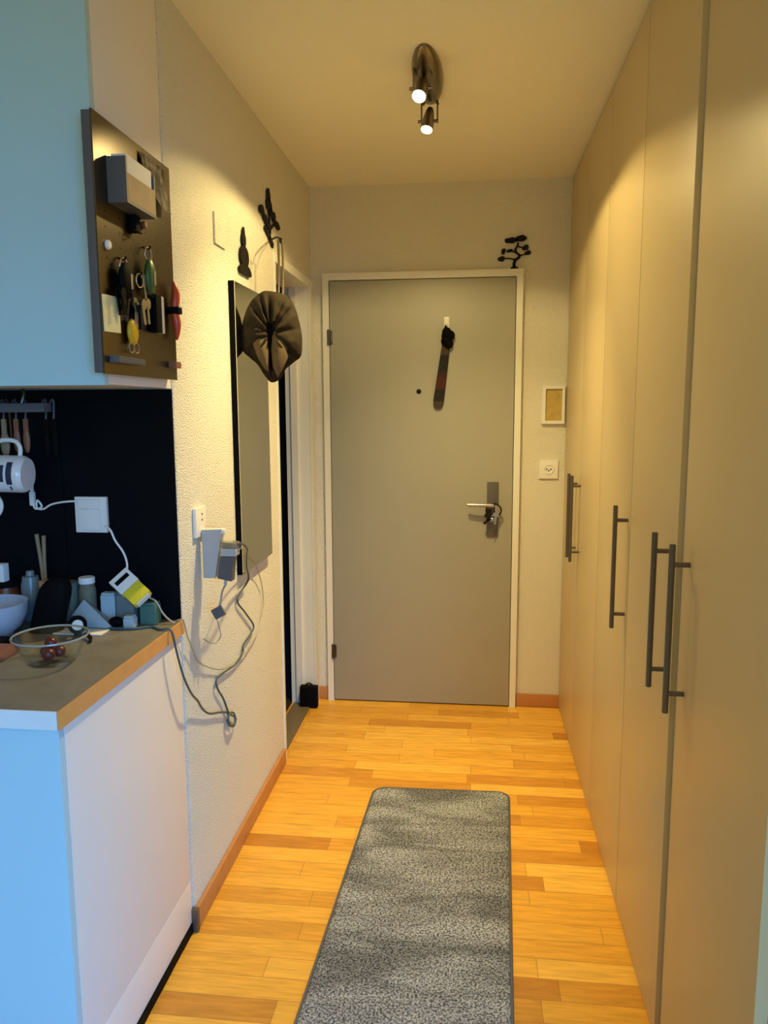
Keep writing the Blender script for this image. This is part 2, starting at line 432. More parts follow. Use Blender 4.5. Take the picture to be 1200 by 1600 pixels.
MB().cyl((.834, D-.031, .91), (.834, D-.05, .91), .016, n=24, bev=.002).build('lock_cylinder', 'chrome', d1)

# ------------------------------------------------------------------ keys in the lock
kr = thing('key_bunch', 'bunch of keys on a black ring hanging in the lock of the entrance door', 'keys', (.836, D-.055, .915))
pts = [(.842+.034*math.cos(t), D-.058-.008*math.sin(t), .948+.032*math.sin(t)) for t in [i*2*math.pi/16 for i in range(16)]]
MB().tube(pts, .0035, n=8, smooth=2, closed=True).build('key_ring', 'iron', kr)
m = MB().box((.8325, D-.078, .898), (.8355, D-.051, .922), .001); m.cyl((.832, D-.085, .91), (.836, D-.085, .91), .013, n=20); m.build('key', 'chrome', kr)
for (x, z, a, mt) in ((.822, .925, .5, 'iron'), (.858, .945, -.25, 'brass'), (.812, .905, .9, 'iron'), (.85, .91, .1, 'chrome')):
    r_ = Matrix.Rotation(a, 3, 'Y')
    m = B((x-.006, D-.0625, z-.026), (x+.006, D-.0605, z+.012), .001, rot=r_); m.cyl((x, D-.0635, z+.02), (x, D-.0595, z+.02), .011, n=18)
    m.build('key', mt, kr)

# ------------------------------------------------------------------ hanging strap on the door
hk = thing('adhesive_hook', 'small white hook stuck to the upper middle of the entrance door', 'hook', (.622, D-.026, 1.79))
m = B((.610, D-.030, 1.768), (.634, D-.0245, 1.818), .003); m.tube([(.622, D-.03, 1.785), (.622, D-.05, 1.772), (.622, D-.056, 1.785)], .004, n=8); m.build('hook_body', 'white_pl', hk)
ly = thing('strap_lanyard', 'rolled dark strap with red patches hanging from the white door hook', 'lanyard', (.622, D-.045, 1.68))
m = MB()
rr = random.Random(3)
for k in range(9):
    m.ball((.630+rr.uniform(-.014, .016), D-.050+rr.uniform(-.008, .008), 1.728+rr.uniform(-.034, .028)), (.019, .015, .022), n=14)
m.tube([(.622, D-.052, 1.78), (.615, D-.05, 1.75), (.625, D-.045, 1.72), (.622, D-.052, 1.70)], .006, n=8)
m.build('bunched_cord', 'black', ly)
a, b = V((.620, D-.036, 1.695)), V((.584, D-.036, 1.418))
ax = (b-a).normalized(); sd = V((ax.z*-1, 0, ax.x)).normalized()
pts = []
for t, wd in ((0, .017), (.1, .019), (.5, .0215), (.9, .024), (.98, .021), (1.03, .012)):
    pts.append((t, wd))
out = [a+ax*(t*(b-a).length)+sd*w_ for t, w_ in pts]+[a+ax*(t*(b-a).length)-sd*w_ for t, w_ in reversed(pts)]
MB().prism(out, (0, .009, 0)).build('strap', 'lanyard', ly)

# ------------------------------------------------------------------ wall things at the end wall
pf = thing('picture_frame', 'small white framed ochre picture on the end wall beside the wardrobe', 'picture', (1.102, D-.002, 1.34))
m = MB()
X0, X1, Z0, Z1 = 1.051, 1.153, 1.34, 1.51
for lo, hi in (((X0, Z0), (X0+.017, Z1)), ((X1-.012, Z0), (X1, Z1)), ((X0+.017, Z0), (X1-.012, Z0+.014)), ((X0+.017, Z1-.014), (X1-.012, Z1))):
    m.box((lo[0], D-.018, lo[1]), (hi[0], D-.001, hi[1]))
m.build('frame', 'white_pl', pf)
B((X0+.01, D-.008, Z0+.01), (X1-.008, D-.002, Z1-.01)).build('picture', 'gold', pf)
so = thing('wall_socket', 'white flush wall socket on the end wall under the small picture', 'socket', (1.09, D-.001, 1.09))
B((1.047, D-.010, 1.091), (1.132, D-.0005, 1.176), .003).build('cover_plate', 'white_pl', so)
MB().lathe([(.022, .0), (.024, .003), (.022, .004), (.019, .0), (.0, -.001)], (1.09, D-.010, 1.134), (0, -1, 0), n=6).build('socket_face', 'white_pl', so)
m = MB()
for dx, dz in ((-.0095, 0), (.0095, 0), (0, -.006)): m.cyl((1.09+dx, D-.0105, 1.134+dz), (1.09+dx, D-.0118, 1.134+dz), .0032, n=12)
m.build('pin_hole', 'black', so)

def decor_map(kind):
    if kind == 'end': return lambda u, v, h=0.: V((u, D-.004-h, v))
    return lambda u, v, h=0.: V((.004+h, u, v))
def pads(m, f, items, th=.005):
    for (u, v, ru, rv, a) in items:
        P = []
        for i in range(20):
            t = 2*math.pi*i/20; x = ru*math.cos(t)*(1+.10*math.sin(3*t+u*50)); y = rv*math.sin(t)*(1+.12*math.cos(5*t))
            P.append(f(u+x*math.cos(a)-y*math.sin(a), v+x*math.sin(a)+y*math.cos(a)))
        m.prism(P, f(u, v, th)-f(u, v, 0))
def trunk(m, f, pts, r0, r1, th=.005):
    pts = [V((a, b, 0)) for a, b in pts]; L_, R_ = [], []
    n = len(pts)
    for i, p_ in enumerate(pts):
        t = (pts[min(n-1, i+1)]-pts[max(0, i-1)]).normalized(); s_ = V((-t.y, t.x, 0)); r = r0+(r1-r0)*i/(n-1)
        L_.append(f(*(p_+s_*r)[:2])); R_.append(f(*(p_-s_*r)[:2]))
    for i in range(n-1):
        m.prism([L_[i], L_[i+1], R_[i+1], R_[i]], f(0, 0, th)-f(0, 0, 0))
f = decor_map('end')
bt = thing('bonsai_ornament', 'black cut-out bonsai tree ornament above the right corner of the entrance door frame', 'wall ornament', (.922, D-.004, 2.026))
m = MB(); trunk(m, f, [(.918, 2.027), (.917, 2.045), (.922, 2.060), (.938, 2.070), (.940, 2.080), (.926, 2.092), (.921, 2.106), (.930, 2.120), (.934, 2.135)], .007, .0035)
trunk(m, f, [(.926, 2.09), (.905, 2.099), (.885, 2.094)], .003, .002); trunk(m, f, [(.922, 2.062), (.89, 2.068), (.865, 2.066)], .003, .002)
trunk(m, f, [(.936, 2.075), (.955, 2.082), (.975, 2.085)], .003, .002); trunk(m, f, [(.93, 2.12), (.95, 2.112), (.968, 2.109)], .003, .002)
pads(m, f, [(.918, 2.027, .017, .005, 0)]); m.build('trunk', 'iron', bt)
for it in ((.902, 2.144, .030, .012, .05), (.945, 2.151, .026, .013, .1), (.966, 2.112, .015, .011, .4), (.977, 2.089, .014, .009, .3), (.862, 2.066, .016, .011, .15), (.870, 2.098, .009, .013, -.3), (.897, 2.100, .014, .007, .2)):
    m = MB(); pads(m, f, [it], .007); m.build('foliage_pad', 'iron', bt)
f = decor_map('left')
bh = thing('bonsai_hook', 'black bonsai tree wall hook on the left wall holding the brown cap', 'hook', (.004, 2.80, 2.0))
m = MB(); trunk(m, f, [(2.844, 2.005), (2.81, 2.022), (2.775, 2.038), (2.735, 2.05)], .010, .007)
trunk(m, f, [(2.80, 2.03), (2.81, 2.055), (2.80, 2.075), (2.80, 2.10), (2.80, 2.15)], .006, .004); trunk(m, f, [(2.81, 2.06), (2.85, 2.08), (2.90, 2.098)], .005, .004)
trunk(m, f, [(2.80, 2.075), (2.75, 2.085), (2.70, 2.097)], .005, .004); m.build('trunk', 'iron', bh)
for it in ((2.795, 2.170, .020, .026, 0), (2.800, 2.140, .034, .022, .1), (2.825, 2.122, .024, .016, .1), (2.700, 2.100, .030, .016, .1), (2.745, 2.080, .034, .014, -.2), (2.865, 2.112, .026, .018, .1), (2.915, 2.094, .034, .014, -.1), (2.79, 2.062, .030, .010, 0)):
    m = MB(); pads(m, f, [it], .0045); m.build('foliage_pad', 'iron', bh)
MB().tube([(.010, 2.80, 2.018), (.05, 2.71, 2.006), (.085, 2.62, 1.985), (.100, 2.585, 1.962), (.105, 2.565, 1.972)], .0035, n=8).build('hook_arm', 'iron', bh)
bd = thing('seated_figure_ornament', 'small black seated figure ornament on the left wall above the mirror', 'wall ornament', (.004, 2.477, 1.842))
def blob(f, prof, uc, th):
    P = [f(uc+w_, z) for w_, z in prof]+[f(uc-w_, z) for w_, z in reversed(prof)]
    return MB().prism(P, f(0, 0, th)-f(0, 0, 0))
blob(f, [(.050, 1.842), (.064, 1.848), (.062, 1.858), (.045, 1.868), (.030, 1.873)], 2.478, .006).build('crossed_legs', 'iron', bd)
blob(f, [(.030, 1.872), (.043, 1.885), (.046, 1.90), (.040, 1.915), (.030, 1.925), (.012, 1.931)], 2.474, .005).build('body', 'iron', bd)
blob(f, [(.010, 1.930), (.017, 1.938), (.020, 1.950), (.016, 1.962), (.010, 1.969), (.008, 1.978), (.003, 1.990)], 2.472, .005).build('head', 'iron', bd)

# ------------------------------------------------------------------ mirror + blank plate on the left wall
mi = thing('wall_mirror', 'tall narrow frameless mirror with a dark edge on the left wall', 'mirror', (.001, 2.495, .89))
B((.001, 2.315, .888), (.018, 2.678, 1.80), .001).build('backing', 'black', mi)
B((.0185, 2.317, .890), (.0205, 2.676, 1.798)).build('mirror_glass', 'mirror', mi)
tag(B((.0005, 2.195, 1.884), (.006, 2.292, 1.972), .002).build('blank_cover_plate', 'plaster'), 'faint square blank cover plate high on the left wall left of the seated figure', 'cover plate')

# ------------------------------------------------------------------ cap
cp = thing('flat_cap', 'crumpled brown cloth cap hanging from the bonsai hook in front of the mirror', 'cap', (.106, 2.43, 1.64))
CC = V((.106, 2.40, 1.640)); RX = V((.962, .27, 0)); RY = V((-.27, .962, 0)); S = .00211
outl = [(-3, 462), (24, 468), (36, 482), (43, 505), (47, 530), (45, 556), (34, 566), (22, 576), (14, 590), (0, 596), (-10, 586), (-20, 570), (-31, 560), (-42, 548), (-43, 525), (-38, 500), (-29, 480), (-16, 467)]
outl = [V((x*S, (528-y)*S)) for x, y in outl]
def outline(t):
    n = len(outl); x = (t % 1)*n; i = int(x); u = x-i
    a, b, c, d = outl[(i-1) % n], outl[i], outl[(i+1) % n], outl[(i+2) % n]
    return .5*((2*b)+(c-a)*u+(2*a-5*b+4*c-d)*u*u+(3*b-a-3*c+d)*u**3)
bm = MB(); b_ = bm.bm; NT, NR = 168, 20; ctr = V((0, .004)); fr, bk = [], []
for i in range(NR+1):
    rho = i/NR; ra, rb = [], []
    for k in range(NT):
        t = k/NT; p = ctr+(outline(t)-ctr)*rho
        h = .062*math.sqrt(max(0, 1-rho**2.4))
        ang = 2*math.pi*t
        h += .022*(abs(math.sin(7*ang+1.3*math.sin(2*ang)))-.5)*rho*(1-rho)*3.2 + .006*noise.noise(V((p.x*40, p.y*40, 2)))
        slit = math.exp(-(p.x/.010)**2)*(1 if -.10 < p.y < .035 else .15)
        h -= .045*slit*(1-rho**3)
        ra.append(b_.verts.new(CC+RX*p.x+V((0, 0, p.y))-RY*max(h, -.01)))
        rb.append(b_.verts.new(CC+RX*p.x+V((0, 0, p.y))+RY*(.045*math.sqrt(max(0, 1-rho**2))+.001)))
    fr.append(ra); bk.append(rb)
for R_ in (fr, bk):
    for i in range(NR):
        for k in range(NT):
            k2 = (k+1) % NT
            vs = (R_[i][k], R_[i][k2], R_[i+1][k2], R_[i+1][k])
            b_.faces.new(vs)
for k in range(NT):
    k2 = (k+1) % NT
    b_.faces.new((fr[NR][k], fr[NR][k2], bk[NR][k2], bk[NR][k]))
bmesh.ops.remove_doubles(b_, verts=b_.verts[:], dist=1e-5)
bm.build('cap_body', 'capcloth', cp, angle=180)
def flap(pts, name):
    m = MB(); n = len(pts); P = [V((x*S, (528-y)*S)) for x, y in pts]
    c = sum(P, V((0, 0)))/n; rings = []
    for i in range(6):
        rho = i/5
        rings.append([m.bm.verts.new(CC+RX*(c+(q-c)*rho).x+V((0, 0, (c+(q-c)*rho).y))-RY*(.050+.016*(1-rho**2))) for q in P])
    for i in range(5):
        for k in range(n): m.bm.faces.new((rings[i][k], rings[i][(k+1) % n], rings[i+1][(k+1) % n], rings[i+1][k]))
    back = [m.bm.verts.new(v.co+RY*.025) for v in rings[5]]
    for k in range(n): m.bm.faces.new((rings[5][k], rings[5][(k+1) % n], back[(k+1) % n], back[k]))
    m.bm.faces.new(back)
    bmesh.ops.remove_doubles(m.bm, verts=m.bm.verts[:], dist=1e-5)
    return m.build(name, 'caplight', cp, angle=60)
flap([(-24, 520), (-15, 517), (-6, 532), (-3, 552), (-4, 582), (-10, 577), (-20, 560), (-27, 540)], 'brim_flap')
flap([(8, 517), (16, 522), (24, 545), (24, 562), (16, 578), (9, 590), (2, 574), (0, 550), (2, 530)], 'brim_flap')
m = MB()
for dx in (-.006, .008):
    m.tube([(.102+dx, 2.565, 1.968), (.104+dx, 2.56, 1.90), (.106+dx, 2.545, 1.83), (.110+dx, 2.52, 1.77), (.12+dx, 2.46, 1.72)], .004, n=8)
m.build('hanging_strap', 'strap', cp)

# ------------------------------------------------------------------ ceiling lamp
LB = (.597, 2.44)
cl = thing('ceiling_spotlight', 'dark nickel ceiling lamp with two lit spot heads on an oval plate', 'ceiling lamp', (LB[0], LB[1], H))
m = MB(); t = bmesh.new(); bmesh.ops.create_uvsphere(t, u_segments=40, v_segments=20, radius=1)
bmesh.ops.delete(t, geom=[v for v in t.verts if v.co.z > .05], context='VERTS')
m._add(t, Matrix.Translation((LB[0], LB[1], H-.001)) @ Matrix.Diagonal((.046, .205, .036, 1)))
m.build('base_plate', 'lampmetal', cl)
def head(top, bulb, r):
    top, bulb = V(top), V(bulb); ax = (bulb-top).normalized(); L_ = (bulb-top).length
    h = MB().lathe([(0, 0), (r*.45, .002), (r*.62, .012), (r*.78, .03), (r*.95, .055), (r, .075), (r, L_+.006), (r*.93, L_+.006), (r*.9, L_-.006), (r*.3, L_-.012), (0, L_-.012)], top, ax, n=32).build('spot_head', 'lampmetal', cl)
    bl = MB().lathe([(0, L_+.003), (r*.55, L_+.0015), (r*.84, L_-.004), (r*.84, L_-.009), (0, L_-.010)], top, ax, n=32).build('bulb', 'bulb', h)
    y = MB()
    for sx in (-1, 1):
        q = V((sx, 0, 0)); base = top+ax*.02+q*(r+.005)
        y.box(base-V((.0025, .005, .03)), base+V((.0025, .005, .05)), .001)
        y.cyl(top+ax*.05+q*(r-.004), top+ax*.05+q*(r+.012), .005, n=12)
    y.tube([top+V((-r-.005, 0, .01)), top+V((-r*.5, 0, .024)), top+V((r*.5, 0, .024)), top+V((r+.005, 0, .01))], .004, n=8)
    y.cyl((top.x, top.y, top.z+.02), (top.x*.6+LB[0]*.4, top.y, H-.006), .007, n=12)
    y.build('yoke', 'lampmetal', cl)
    return ax
HEADS = [((.590, 2.365, 2.365), (.580, 2.318, 2.300)), ((.597, 2.598, 2.366), (.587, 2.570, 2.296))]
axs = [head(*HEADS[0], .0215), head(*HEADS[1], .0205)]

# ------------------------------------------------------------------ wardrobes
WT = H-.012
def handle(y, z0, z1, parent):
    m = MB().cyl((W-.034, y, z0), (W-.034, y, z1), .0062, n=20, bev=.001)
    for z in (z0+.04, z1-.04): m.cyl((W-.034, y, z), (W-.0005, y, z), .0052, n=16)
    return m.build('handle', 'handle', parent)
def wardrobe(y0, y1, doors, label):
    o = thing('wardrobe', label, 'wardrobe', (W+.3, (y0+y1)/2, 0), 'fitted wardrobes along the right side')
    m = MB()
    m.box((W+.021, y0, .0005), (W+.60, y0+.018, WT)); m.box((W+.021, y1-.018, .0005), (W+.60, y1, WT))
    m.box((W+.021, y0+.018, WT-.018), (W+.60, y1-.018, WT)); m.box((W+.021, y0+.018, .0005), (W+.60, y1-.018, .05))
    m.box((W+.585, y0+.018, .05), (W+.60, y1-.018, WT-.018))
    m.build('body', 'ward_in', o)
    for (a, b, hy) in doors:
        d = B((W, a+.001, .008), (W+.0195, b-.001, WT-.004), .0012).build('door', 'ward', o)
        if hy is not None: handle(hy, .811, 1.151, d)
    return o
wardrobe(2.568, 3.538, [(2.568, 3.056, 3.010), (3.056, 3.538, 3.105)], 'double-door cream wardrobe against the end wall, farthest of the row')
wardrobe(2.067, 2.566, [(2.067, 2.566, 2.097)], 'single-door cream wardrobe beside the far double one, with one handle standing alone')
wardrobe(1.600, 2.065, [(1.600, 2.065, 1.648)], 'single-door cream wardrobe just beyond the wide open joint, handle at its near edge')
wardrobe(1.062, 1.552, [(1.064, 1.552, 1.503)], 'nearest cream wardrobe, this side of the wide open joint')
struct(B((W+.012, 1.576, .001), (W+.030, 1.5990, WT)).build('gap_light_strip', 'gap_light'))  # added strip, its pale colour imitates daylight on the side panel in the gap
struct(B((W+.03, 1.062, WT+.001), (XR, D-.001, H-.0005)).build('shadow_line_strip', 'black'))  # black strip put in for the shadow line between wardrobes and ceiling

# ------------------------------------------------------------------ kitchen block
CZ = .875
ub = thing('wall_cabinet', 'kitchen wall cabinet with a daylight-tinted front over the black splashback', 'kitchen cabinet', (-.35, 1.7, 1.465))
m = MB(); m.box((-.80, 1.512, 1.465), (-.0015, 1.839, 1.484)); m.box((-.0195, 1.512, 1.484), (-.0015, 1.839, H-.002), .001); m.box((-.80, 1.512, 1.484), (-.782, 1.839, H-.002)); m.box((-.782, 1.825, 1.484), (-.0195, 1.839, H-.002))
m.build('body', 'white_lam', ub)
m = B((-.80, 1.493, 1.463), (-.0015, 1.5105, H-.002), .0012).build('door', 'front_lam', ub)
bc = thing('base_cabinet', 'kitchen base cabinet with blue-lit front under the worktop', 'kitchen cabinet', (-.4, 1.55, 0))
m = MB(); m.box((-.80, 1.268, .150), (-.003, 1.838, .838), .001); m.build('body', 'white_lam', bc)
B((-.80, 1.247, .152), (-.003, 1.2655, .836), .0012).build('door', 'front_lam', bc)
m = B((-.80, 1.30, .028), (-.003, 1.838, .1482), .001); m.build('plinth', 'white_lam', bc)
B((-.80, 1.296, .0005), (.000, 1.834, .0275)).build('floor_seal', 'black', bc)
wt = thing('worktop', 'grey-brown kitchen worktop with an orange wood end edge', 'worktop', (-.4, 1.54, .84))
B((-.90, 1.238, .8395), (.0025, 1.8447, CZ), .001).build('board', 'worktop', wt)
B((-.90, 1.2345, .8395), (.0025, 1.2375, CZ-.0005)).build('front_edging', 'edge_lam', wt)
B((.003, 1.2345, .8395), (.0065, 1.8447, CZ-.0003)).build('end_edging', 'orange_wood', wt)
tag(B((-.90, 1.839, CZ+.0005), (-.3005, KY-.0005, 1.463)).build('splashback', 'blackgloss'), 'black splashback panel behind the hanging mugs', 'splashback', 'black splashback panels')
tag(B((-.2985, 1.839, CZ+.0005), (-.001, KY-.0005, 1.463)).build('splashback', 'blackgloss'), 'black splashback panel holding the white socket, next to the wall corner', 'splashback', 'black splashback panels')

# socket on splashback
ks = thing('kitchen_socket', 'white socket with switch on the black splashback', 'socket', (-.222, 1.838, 1.10))
B((-.265, 1.827, 1.102), (-.180, 1.8385, 1.194), .003).build('cover_plate', 'white_pl', ks)
B((-.253, 1.822, 1.108), (-.196, 1.8268, 1.163), .003).build('socket_face', 'white_pl', ks)
B((-.253, 1.823, 1.170), (-.196, 1.8268, 1.188), .002).build('switch_rocker', 'white_pl', ks)
m = MB().tube([(-.250, 1.822, 1.184), (-.286, 1.815, 1.182), (-.321, 1.815, 1.175), (-.343, 1.815, 1.163), (-.360, 1.815, 1.166), (-.356, 1.812, 1.186), (-.345, 1.812, 1.17), (-.362, 1.812, 1.164), (-.369, 1.812, 1.178)], .0025)
usb = thing('charging_cable', 'thin white charging cable hanging from the kitchen socket beside the mug', 'cable', (-.33, 1.815, 1.17))
m.build('cord', 'white_pl', usb)
m = MB().box((-.3745, 1.806, 1.172), (-.3635, 1.819, 1.208), .003); m.box((-.372, 1.8085, 1.208), (-.366, 1.8165, 1.224), .001); m.build('plug', 'white_pl', usb)

# rail, utensils and mugs
rl = thing('utensil_rail', 'dark grey hanging rail under the wall cabinet', 'rail', (-.5, 1.74, 1.42))
m = B((-.85, 1.71, 1.408), (-.262, 1.745, 1.430), .006); m.build('bar', 'dkgrey_pl', rl)
for x in (-.33, -.6): MB().tube([(x, 1.73, 1.430), (x+.004, 1.735, 1.45), (x, 1.74, 1.4625)], .004).build('bracket', 'steel', rl)
def spoon(x, L_, mat, label, hw):
    o = thing('cooking_utensil', label, 'utensil', (x, 1.765, 1.40-L_), 'utensils hanging from the rail')
    m = MB().tube([(x, 1.755, 1.432), (x, 1.768, 1.438), (x, 1.770, 1.42), (x, 1.766, 1.39)], .0025); m.build('hook', 'dkgrey_pl', o)
    m = B((x-.006, 1.763, 1.40-L_), (x+.006, 1.769, 1.392), .002); m.build('handle', mat, o)
    m = MB().ball((x, 1.766, 1.40-L_-.02), (hw, .006, .032), n=16); m.build('blade', mat, o)
spoon(-.272, .05, 'black', 'dark utensil hanging at the right end of the rail', .008)
spoon(-.292, .05, 'black', 'dark utensil hanging second from the right end of the rail', .007)
spoon(-.345, .04, 'brownwood', 'brown utensil hanging third from the right end of the rail', .009)
spoon(-.370, .04, 'brownwood', 'brown utensil hanging fourth from the right end of the rail', .009)
spoon(-.402, .05, 'stickwood', 'pale wooden utensil hanging just above the mug handle', .012)
def mug(c, ax, L_, r, label, printed):
    c, ax = V(c), V(ax).normalized()
    o = thing('mug', label, 'mug', c, 'white mugs hanging by the splashback')
    MB().lathe([(0, .003), (r*.86, .003), (r*.90, 0), (r*.96, -.003), (r, -.010), (r, -L_), (r*.93, -L_), (r*.93, -.008), (0, -.008)], c, ax, n=48).build('cup', 'ceramic', o)
    a = ax; up = V((0, 0, 1)); up = (up-a*up.dot(a)).normalized()
    hb = c-a*.045
    MB().tube([hb+a*.030+up*(r-.003), hb+a*.031+up*(r+.018), hb+a*.022+up*(r+.033), hb+up*(r+.037), hb-a*.022+up*(r+.032), hb-a*.032+up*(r+.014), hb-a*.032+up*(r-.003)], .0055, n=12).build('handle', 'ceramic', o)
    if printed:
        sdv = a.cross(up)
        m = MB()
        for (s0, s1, t0, t1) in ((-.030, -.016, -.5, .75), (-.052, -.036, -.35, .55), (-.078, -.060, -.6, .65), (-.025, -.02, -.9, -.62)):
            n = 10; rings = []
            for i in range(n+1):
                t = t0+(t1-t0)*i/n; d = (sdv*math.cos(t)+up*math.sin(t))
                rings.append([c+a*s0+d*(r+.0007), c+a*s1+d*(r+.0007)])
            for i in range(n): m.bm.faces.new([m.bm.verts.new(p) for p in (rings[i][0], rings[i][1], rings[i+1][1], rings[i+1][0])])
        bmesh.ops.remove_doubles(m.bm, verts=m.bm.verts[:], dist=1e-6)
        m.build('print', 'navy', o)
    return o
mug((-.338, 1.745, 1.258), (.985, .10, -.03), .10, .0455, 'white mug with dark blue print hanging sideways by its handle', True)
mug((-.408, 1.690, 1.184), (.80, -.60, -.05), .085, .0385, 'plain white mug hanging lower left, half out of view', False)
hks = MB()
tag(MB().tube([(-.385, 1.748, 1.432), (-.385, 1.758, 1.437), (-.385, 1.765, 1.40), (-.382, 1.762, 1.35), (-.380, 1.752, 1.335), (-.379, 1.746, 1.342)], .0025).build('mug_hook', 'steel'), 'thin metal hook between the rail and the printed mug', 'hook')

# ------------------------------------------------------------------ things on the worktop
Z = CZ+.0005
gb = thing('glass_bowl', 'clear glass bowl holding dark red berries on the worktop', 'bowl', (-.155, 1.495, Z))
MB().lathe([(0, .0), (.046, .0), (.050, .003), (.060, .02), (.070, .042), (.077, .056), (.0785, .0575), (.0765, .0585), (.067, .043), (.057, .022), (.046, .006), (0, .005)], (-.155, 1.495, Z), n=56).build('bowl', 'glass', gb)
MB().tube([(-.155+.0775*math.cos(t), 1.495+.0775*math.sin(t), Z+.058) for t in [i*2*math.pi/32 for i in range(32)]], .0022, n=8, smooth=1, closed=True).build('rim', 'rimglass', gb)
for i, (x, y, r, l) in enumerate(((-.168, 1.500, .0145, 'dark red berry at the left in the glass bowl'), (-.143, 1.506, .0135, 'dark red berry at the right in the glass bowl'), (-.153, 1.480, .0145, 'dark red berry nearest the front in the glass bowl'), (-.157, 1.498, .013, 'dark red berry lying on top of the others in the glass bowl'))):
    z = Z+.0065+r if i < 3 else Z+.041
    o = thing('berry', l, 'fruit', (x, y, z-r), 'berries in the glass bowl')
    MB().ball((x, y, z), (r, r, r*.95), n=18).build('flesh', 'berry', o)
bb = thing('patterned_bowl', 'pale blue speckled bowl at the left edge of the worktop', 'bowl', (-.408, 1.672, Z))
MB().lathe([(0, 0), (.045, 0), (.047, .004), (.066, .020), (.080, .048), (.083, .078), (.081, .079), (.078, .050), (.063, .024), (.04, .008), (0, .007)], (-.408, 1.672, Z), n=48).build('bowl', 'blueceramic', bb)
tag(MB().box((-.56, 1.560, Z), (-.315, 1.606, Z+.018), .004).build('black_tray', 'black'), 'flat black tray in front of the blue bowl', 'tray')
tag(MB().box((-.52, 1.45, Z), (-.262, 1.556, Z+.017), .004).build('cutting_board', 'brownwood'), 'brown wooden board at the left edge beside the glass bowl', 'cutting board')
pc = thing('black_case', 'tall black rounded case leaning between the blue bowl and the spice jars', 'case', (-.285, 1.70, Z))
m = MB(); rings = []
for i in range(15):
    t = i/14; z = Z+.135*t; cx = -.293+.034*t; hw = .040*(1 if t < .6 else math.sqrt(max(0.02, 1-((t-.6)/.42)**2.2))); hd = .026*(1 if t < .75 else math.sqrt(max(.02, 1-((t-.75)/.27)**2)))
    rings.append([m.bm.verts.new(V((cx+hw*math.copysign(abs(math.cos(a))**.7, math.cos(a)), 1.71+.01*t+hd*math.copysign(abs(math.sin(a))**.7, math.sin(a)), z))) for a in [2*math.pi*k/28 for k in range(28)]])
for A, B_ in zip(rings, rings[1:]):
    for k in range(28): m.bm.faces.new((A[k], A[(k+1) % 28], B_[(k+1) % 28], B_[k]))
m.bm.faces.new(rings[0]); m.bm.faces.new(rings[-1]); m.build('shell', 'black', pc)
wa = thing('wristwatch', 'black wristwatch with a white dial standing on the worktop', 'watch', (-.178, 1.665, Z))
vd = V((-.49, .87, 0)); c = V((-.181, 1.655, Z+.034))
MB().cyl(c, c-vd*-.009, .0215, n=32, bev=.002).build('watch_case', 'black', wa)
MB().cyl(c-vd*.0022, c-vd*.0002, .0125, n=32).build('dial', 'white_pl', wa)
sx = V((.87, .49, 0)); m = MB()
def ribbon(pts, wv, th, m):
    P = [V(p) for p in pts]
    for a, b in zip(P, P[1:]):
        d = (b-a); nrm = d.cross(V(wv)).normalized()*th
        m.prism([a-V(wv), a+V(wv), b+V(wv), b-V(wv)], nrm)
ribbon([c+vd*.004+V((0, 0, .015)), c+vd*.02+V((0, 0, .018)), c+vd*.045+V((0, 0, .004)), c+vd*.048+V((0, 0, -.018)), c+vd*.03+V((0, 0, -.030)), c+vd*.006+V((0, 0, -.030)), c+V((0, 0, -.014))], sx*.009, .0025, m)
m.build('strap', 'black', wa)
m = MB(); ribbon([c+sx*.012-V((0, 0, .024)), c+sx*.020-vd*.008-V((0, 0, .022)), c+sx*.026-vd*.03-V((0, 0, .028)), c+sx*.024-vd*.05-V((0, 0, .0325))], sx*.004+vd*.004, .002, m)
m.build('strap_end', 'black', wa)
tc_ = thing('tent_card', 'pale folded paper card standing as a triangle beside the watch', 'card', (-.21, 1.765, Z))
a, b, d = V((-.262, 1.775, Z+.022)), V((-.222, 1.765, Z+.066)), V((-.140, 1.740, Z+.002))
MB().prism([a, b, d, V((-.205, 1.747, Z)), ], (.0008, .002, 0)).build('front_leaf', 'bluepaper', tc_)
MB().prism([b, V((-.205, 1.80, Z+.004)), V((-.150, 1.785, Z)), d+V((0, .003, 0))], (.001, .002, 0)).build('rear_leaf', 'bluepaper', tc_)
tag(MB().box((-.262, 1.685, Z), (-.14, 1.732, Z+.0025), rot=None).build('white_sheet', 'paper'), 'small white sheet lying under the folded card', 'paper')
for (x0, y0, x1, y1, z1, mt, nm, lb, ct) in (
    (-.196, 1.800, -.158, 1.826, .075, 'bluepaper', 'blue_packet', 'pale blue packet standing behind the folded card', 'packet'),
    (-.150, 1.792, -.104, 1.824, .078, 'clear', 'clear_packet', 'grey translucent packet under the yellow and white plug adapter', 'packet'),
    (-.115, 1.752, -.088, 1.776, .030, 'bluepaper', 'small_box', 'small pale box standing in front of the teal carton', 'box'),
    (-.0855, 1.785, -.045, 1.822, .055, 'tealbox', 'teal_carton', 'teal patterned carton under the yellow end of the plug adapter', 'box')):
    o = thing(nm, lb, ct, ((x0+x1)/2, (y0+y1)/2, Z))
    B((x0, y0, Z), (x1, y1, Z+z1-.006), .002).build('carton', mt, o)
    B((x0+.002, y0+.002, Z+z1-.0058), (x1-.002, y1-.002, Z+z1), .001).build('flap', mt, o)
tag(MB().ball((-.137, 1.762, Z+.013), (.019, .013, .013)).build('black_pouch', 'black'), 'small black rounded pouch between the folded card and the small pale box', 'pouch')
